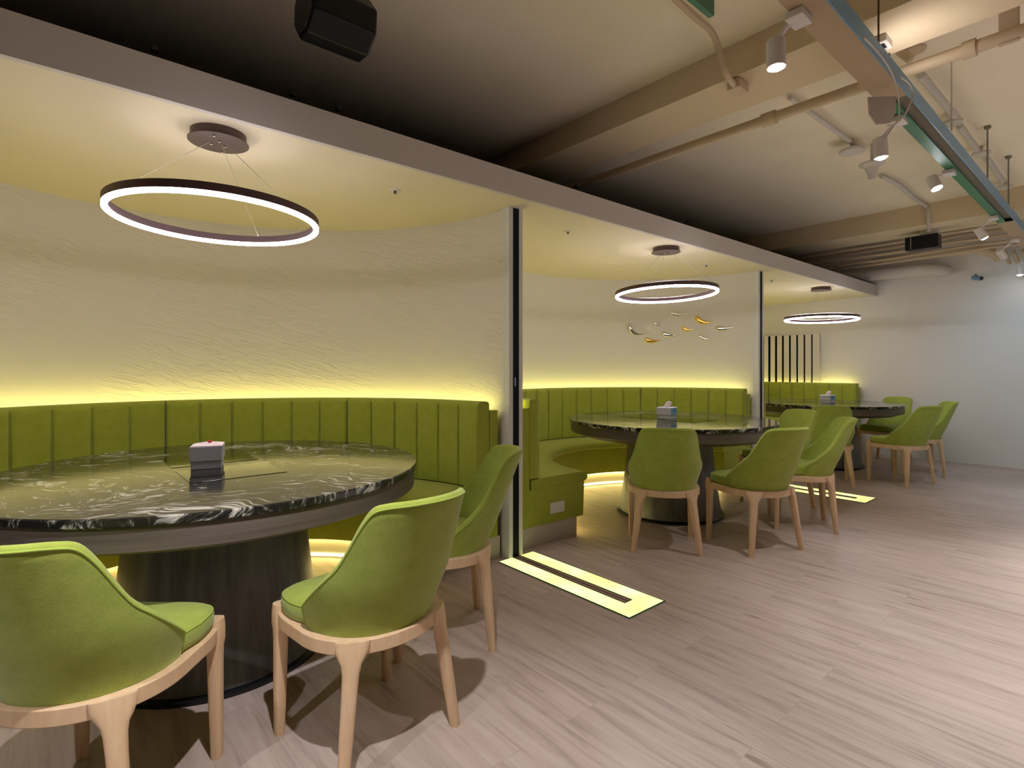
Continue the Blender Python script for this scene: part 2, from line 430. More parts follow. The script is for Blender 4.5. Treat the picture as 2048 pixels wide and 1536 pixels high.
# ---------------------------------------------------------------- benches
def bench(path, label, cs0, cs1, segs, nch, N_, sseat=None):
    """segs: list of (s0,s1,channels)"""
    b = thing('booth_bench', label, 'bench', (0, 0, 0))
    ss = rng(cs0, cs1, N_)
    body = nb(); sweep(body, path, [(0.06, 0.131), (0.06, 0.90), (0.12, 0.90), (0.12, 0.372), (0.625, 0.372), (0.615, 0.131)], ss)
    obj('carcass', body, M_BENCH, b, smooth='auto')
    pl = nb(); sweep(pl, path, [(0.04, 0.001), (0.04, 0.13), (0.55, 0.13), (0.55, 0.001)], ss)
    o = obj('plinth', pl, M_PLINTH, b, smooth='auto'); o['label'] = 'pale grey plinth'
    # seat with rounded front
    st = nb(); prof = [(0.14, 0.373), (0.14, 0.432), (0.30, 0.438), (0.60, 0.438), (0.640, 0.432), (0.655, 0.418), (0.660, 0.400), (0.655, 0.384), (0.640, 0.373)]
    sweep(st, path, prof, ss)
    obj('seat_cushion', st, M_BENCH, b, smooth='auto')
    for (s0, s1, ch) in segs:
        sv = []
        for c in range(ch):
            for e in (0.0, 0.02, 0.05, 0.10, 0.2, 0.35, 0.5, 0.65, 0.8, 0.90, 0.95, 0.98):
                sv.append(s0 + 0.0006 + (s1 - s0 - 0.0012) * (c + e) / ch)
        sv.append(s1 - 0.0006)
        def groove(s, s0=s0, s1=s1, ch=ch):
            t = (s - s0 - 0.0006) / (s1 - s0 - 0.0012) * ch
            f = abs(t - round(t))
            return 0.016 * math.exp(-(f / 0.030) ** 2) + 0.004 * math.exp(-(f / 0.12) ** 2)
        bk = nb()
        pr = [(0.125, 0.44), (0.125, 0.940), (0.132, 0.952), (0.150, 0.957), (0.185, 0.957), (0.205, 0.950), (0.217, 0.935, 0.3), (0.221, 0.915, 0.8), (0.222, 0.75, 1), (0.222, 0.60, 1), (0.222, 0.455, 1), (0.215, 0.441, 0.3)]
        sweep(bk, path, pr, sv, flat=lambda s: groove(s) )
        obj('backrest_cushion', bk, M_BENCH, b, smooth='auto')
    # cove light on the carcass behind the cushions
    sl_ = rng(cs0 + 0.018, cs1 - 0.012, N_)
    lv = nb(); sweep(lv, path, [(0.066, 0.901), (0.066, 0.909), (0.082, 0.909), (0.082, 0.901)], sl_)
    o = obj('cove_light', lv, M_COVE, b); o['label'] = 'glowing yellow light strip behind the backrest'
    lu = nb(); sweep(lu, path, [(0.560, 0.119), (0.560, 0.1305), (0.574, 0.1305), (0.574, 0.119)], sl_)
    o = obj('underseat_light', lu, M_UNDER, b); o['label'] = 'glowing warm light strip under the seat'
    lu = nb(); sweep(lu, path, [(0.5505, 0.012), (0.5505, 0.026), (0.556, 0.026), (0.556, 0.012)], sl_)
    o = obj('floor_level_light', lu, M_LINE, b); o['label'] = 'thin bright light line low on the plinth'
    return b
E4 = [(0.012, 0.25, 6), (0.25, 0.5, 6), (0.5, 0.75, 6), (0.75, 0.988, 6)]
b1 = bench(PATHS[0], 'curved channel-back green booth bench around the nearest table', 0.012, 0.988, E4, 6, 96)
b2 = bench(PATHS[1], 'curved channel-back green booth bench around the middle table, socket on its end', 0.012, 0.988, E4, 6, 96)
S3 = [(0.0, 0.22, 7), (0.22, 0.45, 7), (0.45, 0.70, 7), (0.70, 0.988, 8)]
b3 = bench(PATHS[2], 'green booth bench under the slatted panel by the end wall', 0.0, 0.988, S3, 6, 110)
# socket plate on the left end of the middle bench
sp = nb(); yb = TY + (RW - 0.4) * math.sin(PI * 0.012) * 1.0
ang = PI * 0.988
def end_pt(cx, r, z, e=0.0):
    return Vector((cx + r * math.cos(ang) , TY + r * math.sin(ang) - e, z))
cx2 = TX + PITCH
r0, r1 = cx2 - 2.512, cx2 - 2.641
vs = []
for e in (0.0, 0.008):
    for (r, z) in ((r0, 0.19), (r1, 0.19), (r1, 0.262), (r0, 0.262)):
        vs.append(sp.verts.new(end_pt(cx2, r, z, e)))
for f in ((0, 1, 2, 3), (4, 5, 6, 7), (0, 1, 5, 4), (1, 2, 6, 5), (2, 3, 7, 6), (3, 0, 4, 7)):
    sp.faces.new([vs[i] for i in f])
o = obj('socket_plate', sp, M_TRIM, b2, bevel=0.0015); o['label'] = 'white socket plate'

# ---------------------------------------------------------------- tables
def make_table(label):
    t = thing('round_table', label, 'table', (TX, 2.49, 0), 0, 'round granite hotpot tables')
    bm = nb(); R = 0.805
    lathe(bm, [(0, 0.722), (R - 0.004, 0.722), (R, 0.726), (R, 0.745), (R - 0.004, 0.7495), (0, 0.75)], 128)
    o = obj('tabletop', bm, M_GRAN, t, smooth='auto'); o['label'] = 'polished black granite top with white veins'
    bm = nb(); lathe(bm, [(0, 0.645), (R - 0.03, 0.645), (R - 0.012, 0.652), (R - 0.012, 0.7215), (0, 0.7215)], 128)
    obj('apron', bm, M_APRON, t, smooth='auto')
    bm = nb(); lathe(bm, [(0, 0.62), (R - 0.10, 0.62), (R - 0.08, 0.6445), (0, 0.6445)], 128)
    obj('support_ring', bm, M_APRON, t, smooth='auto')
    bm = nb(); lathe(bm, [(0, 0.022), (0.400, 0.022), (0.385, 0.10), (0.362, 0.25), (0.342, 0.42), (0.328, 0.6195), (0, 0.6195)], 96)
    obj('pedestal', bm, M_PED, t, smooth='auto')
    bm = nb(); lathe(bm, [(0, 0.0), (0.418, 0.0), (0.418, 0.014), (0.404, 0.0215), (0, 0.0215)], 96)
    obj('base_ring', bm, M_BLACK, t, smooth='auto')
    for (y0, y1) in ((-0.32, -0.035), (0.065, 0.36)):
        bm = nb(); box(bm, -0.165, 0.165, y0, y1, 0.7502, 0.7515)
        obj('hotplate', bm, M_GLASSTOP, t, bevel=0.0004)
    return t
t1 = make_table('large round black granite table nearest the camera, at the left edge')
t2 = dup(t1, (TX + PITCH, 2.49, 0), 0, 'round black granite table in the middle booth, behind the dark wall post')
t3 = dup(t1, (TX + 2 * PITCH, 2.49, 0), 0, 'farthest round black granite table, by the plain end wall')

# ---------------------------------------------------------------- tissue boxes
def make_tissue(label, loc, rz, lidless=False):
    t = thing('tissue_box', label, 'tissue box', loc, rz, 'tissue boxes on the tables')
    obj('box_base', bx(-0.054, 0.054, -0.054, 0.054, 0.0, 0.07), M_BOX, t, bevel=0.002)
    o = obj('box_lid', bx(-0.058, 0.058, -0.058, 0.058, 0.030, 0.092), M_BOX, t, bevel=0.004)
    return t
def tissue_tuft(parent, h=0.04, lean=0.3):
    bm = nb(); n = 14; rings = []
    for j in range(6):
        f = j / 5; r = 0.012 + 0.012 * math.sin(PI * f * 0.8) * (1.3 - f); zz = 0.0925 + h * f
        ring = []
        for i in range(n):
            a = 2 * PI * i / n; q = 1 + 0.45 * math.sin(3 * a + 2.0 * f) + 0.2 * math.sin(5 * a)
            ring.append(bm.verts.new((lean * 0.045 * f * f * 2 + r * q * math.cos(a), 0.45 * r * q * math.sin(a), zz - 0.012 * f * max(0, math.cos(a)))))
        rings.append(ring)
    for a, b in zip(rings, rings[1:]):
        for i in range(n): bm.faces.new((a[i], a[(i + 1) % n], b[(i + 1) % n], b[i]))
    bm.faces.new(rings[-1]); bm.faces.new(rings[0])
    obj('tissue', bm, M_TISSUE, parent, smooth=True, sub=1)
tb1 = make_tissue('white tissue box with a folded pink-white tissue lying flat on its lid, nearest table', (0.487, 2.48, 0.7518), math.radians(-17))
bm = nb()
pts = [(-0.057, -0.056, 0.0925), (0.056, -0.056, 0.0925), (0.057, 0.056, 0.0925), (-0.05, 0.056, 0.0925), (0.005, 0.0, 0.105), (-0.03, -0.02, 0.098), (0.03, -0.01, 0.099)]
V = [bm.verts.new(p) for p in pts]
for f in ((0, 1, 6), (0, 6, 5), (1, 2, 6), (2, 4, 6), (4, 5, 6), (2, 3, 4), (3, 5, 4), (3, 0, 5)): bm.faces.new([V[i] for i in f])
obj('tissue', bm, M_TISSUE, tb1)
bm = nb(); lathe(bm, [(0, 0.0), (0.007, 0.0), (0.008, 0.006), (0.003, 0.012), (0, 0.013)], 10, (0.008, -0.005, 0.099))
o = obj('tissue_mark', bm, M_RED, tb1, smooth=True); o['label'] = 'small red mark on the tissue'
tb2 = make_tissue('white tissue box with a pale blue side and raised tissue, middle table', (3.785, 2.495, 0.7518), math.radians(-80))
tb2.scale = (1.07, 1.07, 1.0)
tissue_tuft(tb2, 0.052)
def blue_side(tb):
    # blue printed side with its small emblem, facing local +Y ... set by rotation
    obj('blue_panel', bx(0.0580, 0.0588, -0.052, 0.052, 0.034, 0.088), M_BLUEBOX, tb)
    bm = nb(); 
    for a in range(3):
        c = math.radians(90 + 120 * a)
        lathe(bm, [(0, 0), (0.006, 0), (0.006, 0.0004), (0, 0.0004)], 8, (0.007 * math.cos(c), 0.007 * math.sin(c), 0))
    bmesh.ops.transform(bm, matrix=Matrix.Translation((0.0589, 0.0, 0.063)) @ Matrix.Rotation(PI / 2, 4, 'Y'), verts=bm.verts)
    o = obj('emblem', bm, M_BLUEDOT, tb); o['label'] = 'small dark blue emblem'
blue_side(tb2)
tb3 = dup(tb2, (7.01, 2.42, 0.7518), math.radians(-97), 'white tissue box with a pale blue side, on the farthest table')

# ---------------------------------------------------------------- chairs
def plan(u, a=0.220, b=0.207, n=2.08):
    th = u; s, c = math.sin(th), math.cos(th)
    return (a * math.copysign(abs(s) ** (2 / n), s), -b * math.copysign(abs(c) ** (2 / n), c))
def seat_outline(inset=0.0, n=64):
    out = []
    for i in range(n):
        th = 2 * PI * i / n; s, c = math.sin(th), math.cos(th)
        front = c < 0
        a = 0.216 - inset; b = (0.212 if front else 0.205) - inset; ex = 5.5 if front else 2.1
        x = a * math.copysign(abs(s) ** (2 / ex), s); y = -b * math.copysign(abs(c) ** (2 / ex), c)
        out.append((x, y))
    return out
def loft(bm, rings, cap=True):
    R = [[bm.verts.new(p) for p in r] for r in rings]; n = len(R[0])
    for a, b in zip(R, R[1:]):
        for k in range(n): bm.faces.new((a[k], a[(k + 1) % n], b[(k + 1) % n], b[k]))
    if cap: bm.faces.new(R[0]); bm.faces.new(R[-1])
    return R
def sstep(a, b, x):
    t = min(1, max(0, (x - a) / (b - a))); return t * t * (3 - 2 * t)
def shell_point(s, z, inner):
    """s in [-1,1] around the back; returns x,y at height z"""
    A = abs(s); TH = math.radians(92)
    arc = 0.90
    if A <= arc: th = A / arc * TH; x, y = plan(th); 
    else:
        x, y = plan(TH); y += (A - arc) / (1 - arc) * 0.010
    th = min(A / arc, 1) * TH
    f = min(1.0, max(0.0, (z - 0.40) / 0.39))
    back = max(0.0, math.cos(th)) ** 0.6
    fl = 1.0 + 0.10 * sstep(0.0, 0.45, f) - 0.03 * f
    x *= fl if th > 0 else 1
    y = y - 0.145 * f ** 1.15 * back - 0.008 * sstep(0, .4, f)
    if f < 0.42:
        k = (1 - f / 0.42) ** 2
        x *= 1 - k * 0.085; y *= 1 - k * 0.03
    if inner:
        t = 0.027
        # inward normal approx
        l = math.hypot(x / 0.22 ** 2, (y if y < 0 else 0) / 0.21 ** 2) or 1
        nx, ny = x / 0.22 ** 2 / l, (y if y < 0 else 0) / 0.21 ** 2 / l
        x -= nx * t; y -= ny * t
    return (math.copysign(x, s) if s != 0 else 0.0, y)
PROF = [(0, .800), (20, .798), (36, .792), (43, .778), (48, .735), (53, .672), (58, .622), (65, .585), (75, .540), (86, .495), (94, .464), (98, .450), (102.3, .430)]
def shell_top(s):
    th = abs(s) / 0.90 * 92
    for i in range(len(PROF) - 1):
        if th <= PROF[i + 1][0]:
            (x1, y1), (x2, y2) = PROF[i], PROF[i + 1]
            x0, y0 = PROF[i - 1] if i else (-20, .798); x3, y3 = PROF[i + 2] if i + 2 < len(PROF) else (x2 + 4, y2 - .02)
            m1 = (y2 - y0) / (x2 - x0); m2 = (y3 - y1) / (x3 - x1); h = x2 - x1; t = (th - x1) / h
            return (2*t**3-3*t*t+1)*y1 + (t**3-2*t*t+t)*h*m1 + (-2*t**3+3*t*t)*y2 + (t**3-t*t)*h*m2
    return PROF[-1][1]
def make_chair(label):
    t = thing('dining_chair', label, 'chair')
    # frame rail
    bm = nb(); o0, o1 = seat_outline(-0.009), seat_outline(0.03); n = len(o0)
    rr = [[(x, y, 0.353) for x, y in o1], [(x, y, 0.353) for x, y in o0], [(x, y, 0.394) for x, y in o0], [(x, y, 0.394) for x, y in o1]]
    R = [[bm.verts.new(p) for p in r] for r in rr]
    for a, b in zip(R, R[1:] + R[:1]):
        for k in range(n): bm.faces.new((a[k], a[(k + 1) % n], b[(k + 1) % n], b[k]))
    obj('seat_frame', bm, M_WOOD, t, smooth='auto', bevel=0.003)
    # legs
    def sq(cx, cy, w, d, z, rot=0.0, n=16, ex=3.2):
        out = []
        for i in range(n):
            a = 2 * PI * (i + .5) / n; s, c = math.sin(a), math.cos(a)
            x = w / 2 * math.copysign(abs(c) ** (2 / ex), c); y = d / 2 * math.copysign(abs(s) ** (2 / ex), s)
            out.append((cx + x * math.cos(rot) - y * math.sin(rot), cy + x * math.sin(rot) + y * math.cos(rot), z))
        return out
    for sx in (-1, 1):
        bm = nb()
        secs = [(0.413, 0.046, 0.046), (0.39, 0.050, 0.050), (0.353, 0.050, 0.050), (0.330, 0.043, 0.043), (0.30, 0.040, 0.040), (0.15, 0.036, 0.036), (0.0, 0.029, 0.029)]
        loft(bm, [sq(sx * (0.196 + 0.004 * (1 - z / 0.4)), 0.188 + 0.004 * (1 - z / 0.4), w_, d_, z) for z, w_, d_ in secs])
        obj('leg', bm, M_WOOD, t, smooth='auto')
        bm = nb(); rot = sx * -0.75
        secs = [(0.3935, 0.096, 0.030), (0.372, 0.094, 0.034), (0.352, 0.078, 0.036), (0.335, 0.058, 0.038), (0.31, 0.048, 0.039), (0.27, 0.044, 0.040), (0.13, 0.038, 0.036), (0.0, 0.029, 0.029)]
        ring = []
        for z, w_, d_ in secs:
            f = 1 - z / 0.394; x = 0.150 + 0.052 * f; y = -0.158 - 0.030 * f
            ring.append(sq(sx * x, y, w_, d_, z, sx * 0.62 * (1 - f * 0.4)))
        loft(bm, ring)
        obj('leg', bm, M_WOOD, t, smooth='auto')
    # seat cushion
    bm = nb()
    lv = [(0.012, 0.395), (0.001, 0.400), (-0.003, 0.415), (-0.003, 0.436), (0.000, 0.446), (0.008, 0.455), (0.022, 0.4605), (0.06, 0.4640), (0.11, 0.466), (0.17, 0.467)]
    cx_ = lambda x, y: (x * (0.985 - 0.085 * (1 - sstep(-0.01, 0.055, y))), y * (0.985 if y > 0 else 0.90) + 0.004)
    loft(bm, [[(*cx_(x, y), z) for x, y in seat_outline(i, 96)] for i, z in lv])
    se = obj('seat', bm, M_CHAIR, t, smooth=True)
    bm = nb(); o_ = [(*cx_(x, y), 0.4465) for x, y in seat_outline(0.0, 96)]; tube(bm, o_ + o_[:1], 0.0025, 6, False)
    obj('piping', bm, M_PIPE, se, smooth=True)
    # shell
    bm = nb(); NS, NZ = 120, 14; cols = []
    edge = []
    for i in range(NS + 1):
        s = -1 + 2 * i / NS; top = shell_top(s); col = []
        zb = 0.395
        for j in range(NZ + 1):
            z = zb + (top - 0.012 - zb) * j / NZ; x, y = shell_point(s, z, False); col.append((x, y, z))
        xo, yo = shell_point(s, top - 0.012, False); xi, yi = shell_point(s, top - 0.012, True)
        for k in range(1, 6):
            a = PI * k / 6; m_ = (1 - math.cos(a)) / 2
            col.append((xo + (xi - xo) * m_, yo + (yi - yo) * m_, top - 0.012 + 0.014 * math.sin(a)))
        edge.append((xo, yo, top - 0.010))
        for j in range(NZ, -1, -1):
            z = zb + (top - 0.012 - zb) * j / NZ; x, y = shell_point(s, z, True); col.append((x, y, z))
        cols.append([bm.verts.new(p) for p in col])
    for a, b in zip(cols, cols[1:]):
        for k in range(len(a) - 1): bm.faces.new((a[k], a[k + 1], b[k + 1], b[k]))
        bm.faces.new((a[-1], a[0], b[0], b[-1]))
    bm.faces.new(cols[0]); bm.faces.new(cols[-1])
    bk = obj('backrest', bm, M_CHAIR, t, smooth='auto')
    bm = nb(); tube(bm, [(shell_point(-1, 0.41, False)[0], shell_point(-1, .41, False)[1], 0.41)] + edge + [(shell_point(1, 0.41, False)[0], shell_point(1, .41, False)[1], 0.41)], 0.0028, 6)
    obj('piping', bm, M_PIPE, bk, smooth=True)
    return t
CH = [  # centre x, y, facing angle (deg), label, group
    (0.098, 1.769, 49.5, 'green shell chair cut off by the bottom left corner of the photo', 'chairs at the nearest table'),
    (0.771, 1.606, 97, 'green shell chair in the foreground, its back to the camera, four whole wooden legs', 'chairs at the nearest table'),
    (1.30, 1.99, 152, 'green shell chair seen side-on, right in front of the dark wall post', 'chairs at the nearest table'),
    (3.055, 2.038, 39.4, 'green shell chair seen squarely from behind, before the grey pedestal at the middle table', 'chairs at the middle table'),
    (3.513, 1.656, 69.5, 'green shell chair between the squarely-seen chair and the far lit floor strip', 'chairs at the middle table'),
    (4.237, 1.642, 120.4, 'green shell chair standing over the far lit floor strip, seen from its side', 'chairs at the middle table'),
    (4.68, 2.01, 160, 'green shell chair at the middle table whose inner back faces the camera', 'chairs at the middle table'),
    (6.012, 2.079, 26, 'bright green shell chair directly in front of the farthest tissue box', 'chairs at the farthest table'),
    (6.577, 1.587, 70, 'green shell chair with its back to the camera at the right of the farthest table', 'chairs at the farthest table'),
    (7.31, 1.61, 117, 'rightmost green shell chair, half behind another, nearest the end wall', 'chairs at the farthest table'),
    (7.83, 2.055, 165, 'green shell chair beyond the right rim of the farthest table', 'chairs at the farthest table'),
]
c0 = None
for (x, y, a, lab, grp) in CH:
    rz = math.radians(a) - PI / 2
    if c0 is None:
        c0 = make_chair(lab); c0['group'] = grp; c0.location = (x, y, 0); c0.rotation_euler = (0, 0, rz)
    else:
        dup(c0, (x, y, 0), rz, lab, grp)

# ---------------------------------------------------------------- lit floor strips
def floor_strip(label, x0):
    t = thing('floor_light', label, 'floor light', (x0, 1.537, 0), 0, 'lit glass floor strips')
    W, Ln = 0.276, 0.951; a, b = 0.106, 0.170
    bm = nb()
    box(bm, 0, a, 0.107, Ln, 0.0, 0.004); box(bm, b, W, 0.107, Ln, 0.0, 0.004); box(bm, 0, W, 0, 0.107, 0.0, 0.004)
    o = obj('light_panel', bm, M_FLED, t); o['label'] = 'glowing pale yellow glass'
    bm = nb()
    e = 0.006
    for q in ((-e, 0, -e, Ln), (W, W + e, -e, Ln), (-e, W + e, -e, 0), (a, a + 0.004, 0.107, Ln), (b - 0.004, b, 0.107, Ln), (a, b, 0.107, 0.112)):
        box(bm, *q, 0.0, 0.0045)
    obj('edge_frame', bm, M_GLASSEDGE, t)
    bm = nb()
    box(bm, a + 0.004, b - 0.004, 0.112, Ln, 0.0, 0.002)
    box(bm, a + 0.010, a + 0.028, 0.112, Ln, 0.002, 0.004); box(bm, b - 0.028, b - 0.010, 0.112, Ln, 0.002, 0.004)
    bs = nb(); box(bs, a + 0.0285, b - 0.0285, 0.112, Ln, 0.002, 0.0025); obj('track_slot', bs, M_BLACK, t)
    o = obj('door_track', bm, M_TRACK, t); o['label'] = 'brown metal sliding door track'
    return t
fs = floor_strip('lit glass floor strip at the foot of the nearer wall post', 2.030)
dup(fs, (2.030 + PITCH, 1.537, 0), 0, 'lit glass floor strip under the chairs of the middle table')

# ---------------------------------------------------------------- ring pendants
def ring_light(label, loc, R, nx, ny):
    cx, cy, cz = loc
    t = thing('ring_pendant', label, 'pendant lamp', (cx, cy, CEIL), 0, 'LED ring pendants')
    bm = nb(); lathe(bm, [(0, 0.0), (0.105, 0.0), (0.105, -0.035), (0.0, -0.035)], 48)
    obj('canopy', bm, M_BROWN, t, smooth='auto')
    bm = nb(); lathe(bm, [(0, -0.0352), (0.115, -0.0352), (0.115, -0.0385), (0, -0.0385)], 48)
    pl = obj('canopy_plate', bm, M_BROWN, t, smooth='auto')
    bm = nb()
    for (a, rr_) in ((0.4, 0.03), (2.5, 0.03), (4.6, 0.03), (1.2, 0.085), (4.3, 0.085)):
        lathe(bm, [(0.005, -0.0385), (0.005, -0.046), (0, -0.047)], 10, (rr_ * math.cos(a), rr_ * math.sin(a), 0))
    obj('screw', bm, M_STEEL, pl, smooth='auto')
    n = Vector((nx, ny, 1)).normalized()
    rot = Vector((0, 0, 1)).rotation_difference(n).to_matrix().to_4x4()
    T = Matrix.Translation((0, 0, cz - CEIL)) @ rot
    bm = nb(); r0, r1 = R - 0.011, R + 0.011; NN = 128
    rings = []
    for (r, z) in ((r0, 0.0), (r0, 0.030), (r1, 0.030), (r1, 0.0)):
        rings.append([bm.verts.new((r * math.cos(2 * PI * i / NN), r * math.sin(2 * PI * i / NN), z)) for i in range(NN)])
    for a, b in zip(rings, rings[1:] + rings[:1]):
        for i in range(NN): bm.faces.new((a[i], a[(i + 1) % NN], b[(i + 1) % NN], b[i]))
    bm.transform(T)
    body = obj('ring_body', bm, M_RINGBODY, t, smooth='auto')
    bm = nb(); rings = []
    for (r, z) in ((r0 + 0.001, -0.0005), (r0 + 0.001, -0.011), (R - .005, -0.015), (R + .005, -0.015), (r1 - 0.001, -0.011), (r1 - 0.001, -0.0005)):
        rings.append([bm.verts.new((r * math.cos(2 * PI * i / NN), r * math.sin(2 * PI * i / NN), z)) for i in range(NN)])
    for a, b in zip(rings, rings[1:] + rings[:1]):
        for i in range(NN): bm.faces.new((a[i], a[(i + 1) % NN], b[(i + 1) % NN], b[i]))
    bm.transform(T)
    bt = nb(); rings = []
    for (r, z) in ((R - 0.004, 0.0302), (R - 0.004, 0.0315), (R + 0.004, 0.0315), (R + 0.004, 0.0302)):
        rings.append([bt.verts.new((r * math.cos(2 * PI * i / NN), r * math.sin(2 * PI * i / NN), z)) for i in range(NN)])
    for a, b in zip(rings, rings[1:] + rings[:1]):
        for i in range(NN): bt.faces.new((a[i], a[(i + 1) % NN], b[(i + 1) % NN], b[i]))
    bt.transform(T); obj('top_diffuser', bt, M_RINGTOP, t)
    o = obj('light_diffuser', bm, M_RINGLED, t, smooth='auto'); o['label'] = 'glowing pinkish white diffuser'
    for k in range(3):
        a = 0.9 + 2 * PI * k / 3
        bm = nb(); top = Vector((0.03 * math.cos(a), 0.03 * math.sin(a), -0.0385)); bot = T @ Vector((R * math.cos(a), R * math.sin(a), 0.03))
        tube(bm, [top, bot], 0.0011, 6)
        obj('suspension_wire', bm, M_WIRE, t)
    return t
ring_light('thin glowing LED ring pendant, the biggest one, over the nearest table', (TX, 2.52, 1.778), 0.385, 0.012, 0.010)
ring_light('LED ring pendant over the middle table, just above the wall droplets', (TX + PITCH, 2.52, 1.765), 0.395, 0.006, 0.04)
ring_light('smallest and farthest LED ring pendant, above the slatted panel', (TX + 2 * PITCH, 2.52, 1.754), 0.390, 0.02, -0.002)

# ---------------------------------------------------------------- small ceiling sprinklers in the booths
def sprinkler(label, p):
    t = thing('concealed_sprinkler', label, 'sprinkler', p, 0, 'sprinklers in the booth ceiling')
    bm = nb(); lathe(bm, [(0, -0.0005), (0.032, -0.0005), (0.030, -0.004), (0.010, -0.005), (0, -0.005)], 24)
    obj('cover_ring', bm, M_TRIM, t, smooth='auto')
    bm = nb(); lathe(bm, [(0.007, -0.005), (0.006, -0.016), (0.010, -0.018), (0, -0.019)], 12)
    obj('nozzle', bm, M_BROWN, t, smooth='auto')
    return t
s0 = sprinkler('small round sprinkler in the booth ceiling right of the biggest ring', (1.445, 2.68, CEIL))
dup(s0, (2.815, 2.67, CEIL), 0, 'small ceiling sprinkler just right of the top of the nearer wall post')
dup(s0, (1.445 + PITCH, 2.68, CEIL), 0, 'small ceiling sprinkler between the middle ring lamp and the far wall post')
dup(s0, (2.815 + PITCH, 2.67, CEIL), 0, 'small ceiling sprinkler just right of the top of the far wall post')

# ---------------------------------------------------------------- wall droplets in the middle booth
def droplet(name_mat, Ln, curl, th, z, tilt, label, fat=0.28):
    Ln *= 1.12
    bm = nb(); n = 20; nr = 14; rings = []
    for i in range(n + 1):
        f = i / n
        prof = (math.sin(PI * min(1, f ** 0.55)) ** 0.8) * (1 - f) ** 0.15 if f < 1 else 0
        r = max(0.0006, fat * Ln * prof * 0.5 * (1.25 - 0.9 * f))
        x = Ln * (f - 0.4); zz = curl * Ln * (-0.30 * math.sin(PI * f))
        ring = []
        for k in range(nr):
            a = 2 * PI * k / nr
            ring.append((x, 0.55 * r * math.sin(a), zz + r * math.cos(a)))
        rings.append(ring)
    loft(bm, rings)
    o = obj('wall_droplet', bm, name_mat, None, smooth=True)
    rr_ = RW - 0.022; cx = TX + PITCH
    # right of the picture = lower angle; local +x must point to the picture's right
    o.location = (cx + rr_ * math.cos(th), TY + rr_ * math.sin(th), z)
    o.rotation_euler = (0, tilt, th - PI / 2)
    tag(o, label, 'wall ornament', 'gold and silver wall droplets')
    return o
D = [((1272, 655), M_SILVER, 0.21, 0.9, 24, 'big curved silver droplet, leftmost of the ones on the wall'),
     ((1303, 679), M_GOLD, 0.17, 0.3, 2, 'gold wall droplet hanging lowest of all'),
     ((1316, 645), M_SILVER, 0.11, 0.8, 12, 'smallest silver wall droplet, between the leftmost one and the top one'),
     ((1338, 667), M_SILVER, 0.17, 0.35, 4, 'slender silver wall droplet to the right of the lowest gold one'),
     ((1355, 625), M_SILVER, 0.18, 0.35, 5, 'silver wall droplet at the very top of the group'),
     ((1374, 655), M_GOLD, 0.13, 0.6, 8, 'small gold droplet in the centre of the wall group'),
     ((1407, 637), M_GOLD, 0.20, 0.6, 14, 'big gold wall droplet at the upper right of the group'),
     ((1408, 672), M_SILVER, 0.13, 0.7, 14, 'silver wall droplet at the lower right of the group'),
     ((1446, 655), M_SILVER, 0.18, 0.2, -2, 'silver wall droplet farthest right, near the far wall post')]
for (px, mt, Ln, curl, tl, lab) in D:
    r = cam_ray(*px); cx = TX + PITCH
    a = r.x ** 2 + r.y ** 2; bq = -2 * (cx * r.x + TY * r.y); c = cx * cx + TY * TY - (RW - 0.02) ** 2
    d = (-bq + math.sqrt(bq * bq - 4 * a * c)) / 2 / a
    th = math.atan2(r.y * d - TY, r.x * d - cx)
    droplet(mt, Ln, curl, th, CAM_H + r.z * d, math.radians(tl), lab)

# ---------------------------------------------------------------- slatted panel on the end wall
sp = thing('slatted_wall_panel', 'white vertical slats over dark gaps on the end wall, above the far bench', 'wall panel', (8.5, 3.5, 0.93))
bm = nb(); box(bm, -0.012, -0.001, -0.46, 0.50, 0.0, 0.73)
o = obj('dark_backing', bm, M_DARK, sp); o['label'] = 'black backing'
gx = [1512, 1525, 1538, 1551.3, 1565, 1579, 1593.5, 1608, 1623, 1639.5]
for k in range(9):
    ya = on_x(gx[k] + (3.6 - 0.14 * k), 700, 8.455).y - 3.5; yb_ = on_x(gx[k + 1] - (1.6 - 0.16 * k), 700, 8.455).y - 3.5
    bm = nb(); box(bm, -0.052, -0.040, yb_, ya, 0.0, 0.735); box(bm, -0.040, -0.0125, ya - 0.012, ya, 0.0, 0.735)
    obj('slat', bm, M_SLAT, sp, bevel=0.002)

# ---------------------------------------------------------------- overhead trunking with spots
ZR, RY0, RY1 = 2.40, 0.69, 0.80
XB = on_z(1745, 212, ZR).x; XE_ = on_z(2012, 480, ZR).x
tr = thing('cable_trunking', 'long beige metal trunking with green film and blue-grey edge crossing the top right', 'trunking', (0, 0, ZR))
bm = nb(); box(bm, -1.0, XB, RY0 + .004, RY1, 0.0, 0.004); obj('bottom_cover', bm, M_RAIL, tr)
obj('bottom_cover', bx(XB + 3.2, XE_ + .5, RY0 + .004, RY1, 0.0, 0.004), M_RAIL, tr)
bm = nb(); box(bm, -1.0, XE_ + .5, RY1 - 0.003, RY1, 0.0045, 0.04); box(bm, -1.0, XE_ + .5, RY0 + 0.006, RY1 - 0.0035, 0.035, 0.04)
obj('channel_body', bm, M_RAILIN, tr)
bm = nb(); box(bm, -1.0, XE_ + .5, RY0 - 0.002, RY0 + 0.0035, 0.0, 0.035); box(bm, -1.0, XE_ + .5, RY0 + 0.0036, RY0 + .0055, 0.0045, 0.084)
o = obj('edge_flange', bm, M_RAILBLUE, tr); o['label'] = 'blue-grey edge flange'
bm = nb(); box(bm, XB, XB + 3.2, RY1 - 0.055, RY1 - 0.0035, 0.0, 0.006); box(bm, XB, XB + 3.2, RY1 - 0.009, RY1 - .0036, 0.006, 0.034)
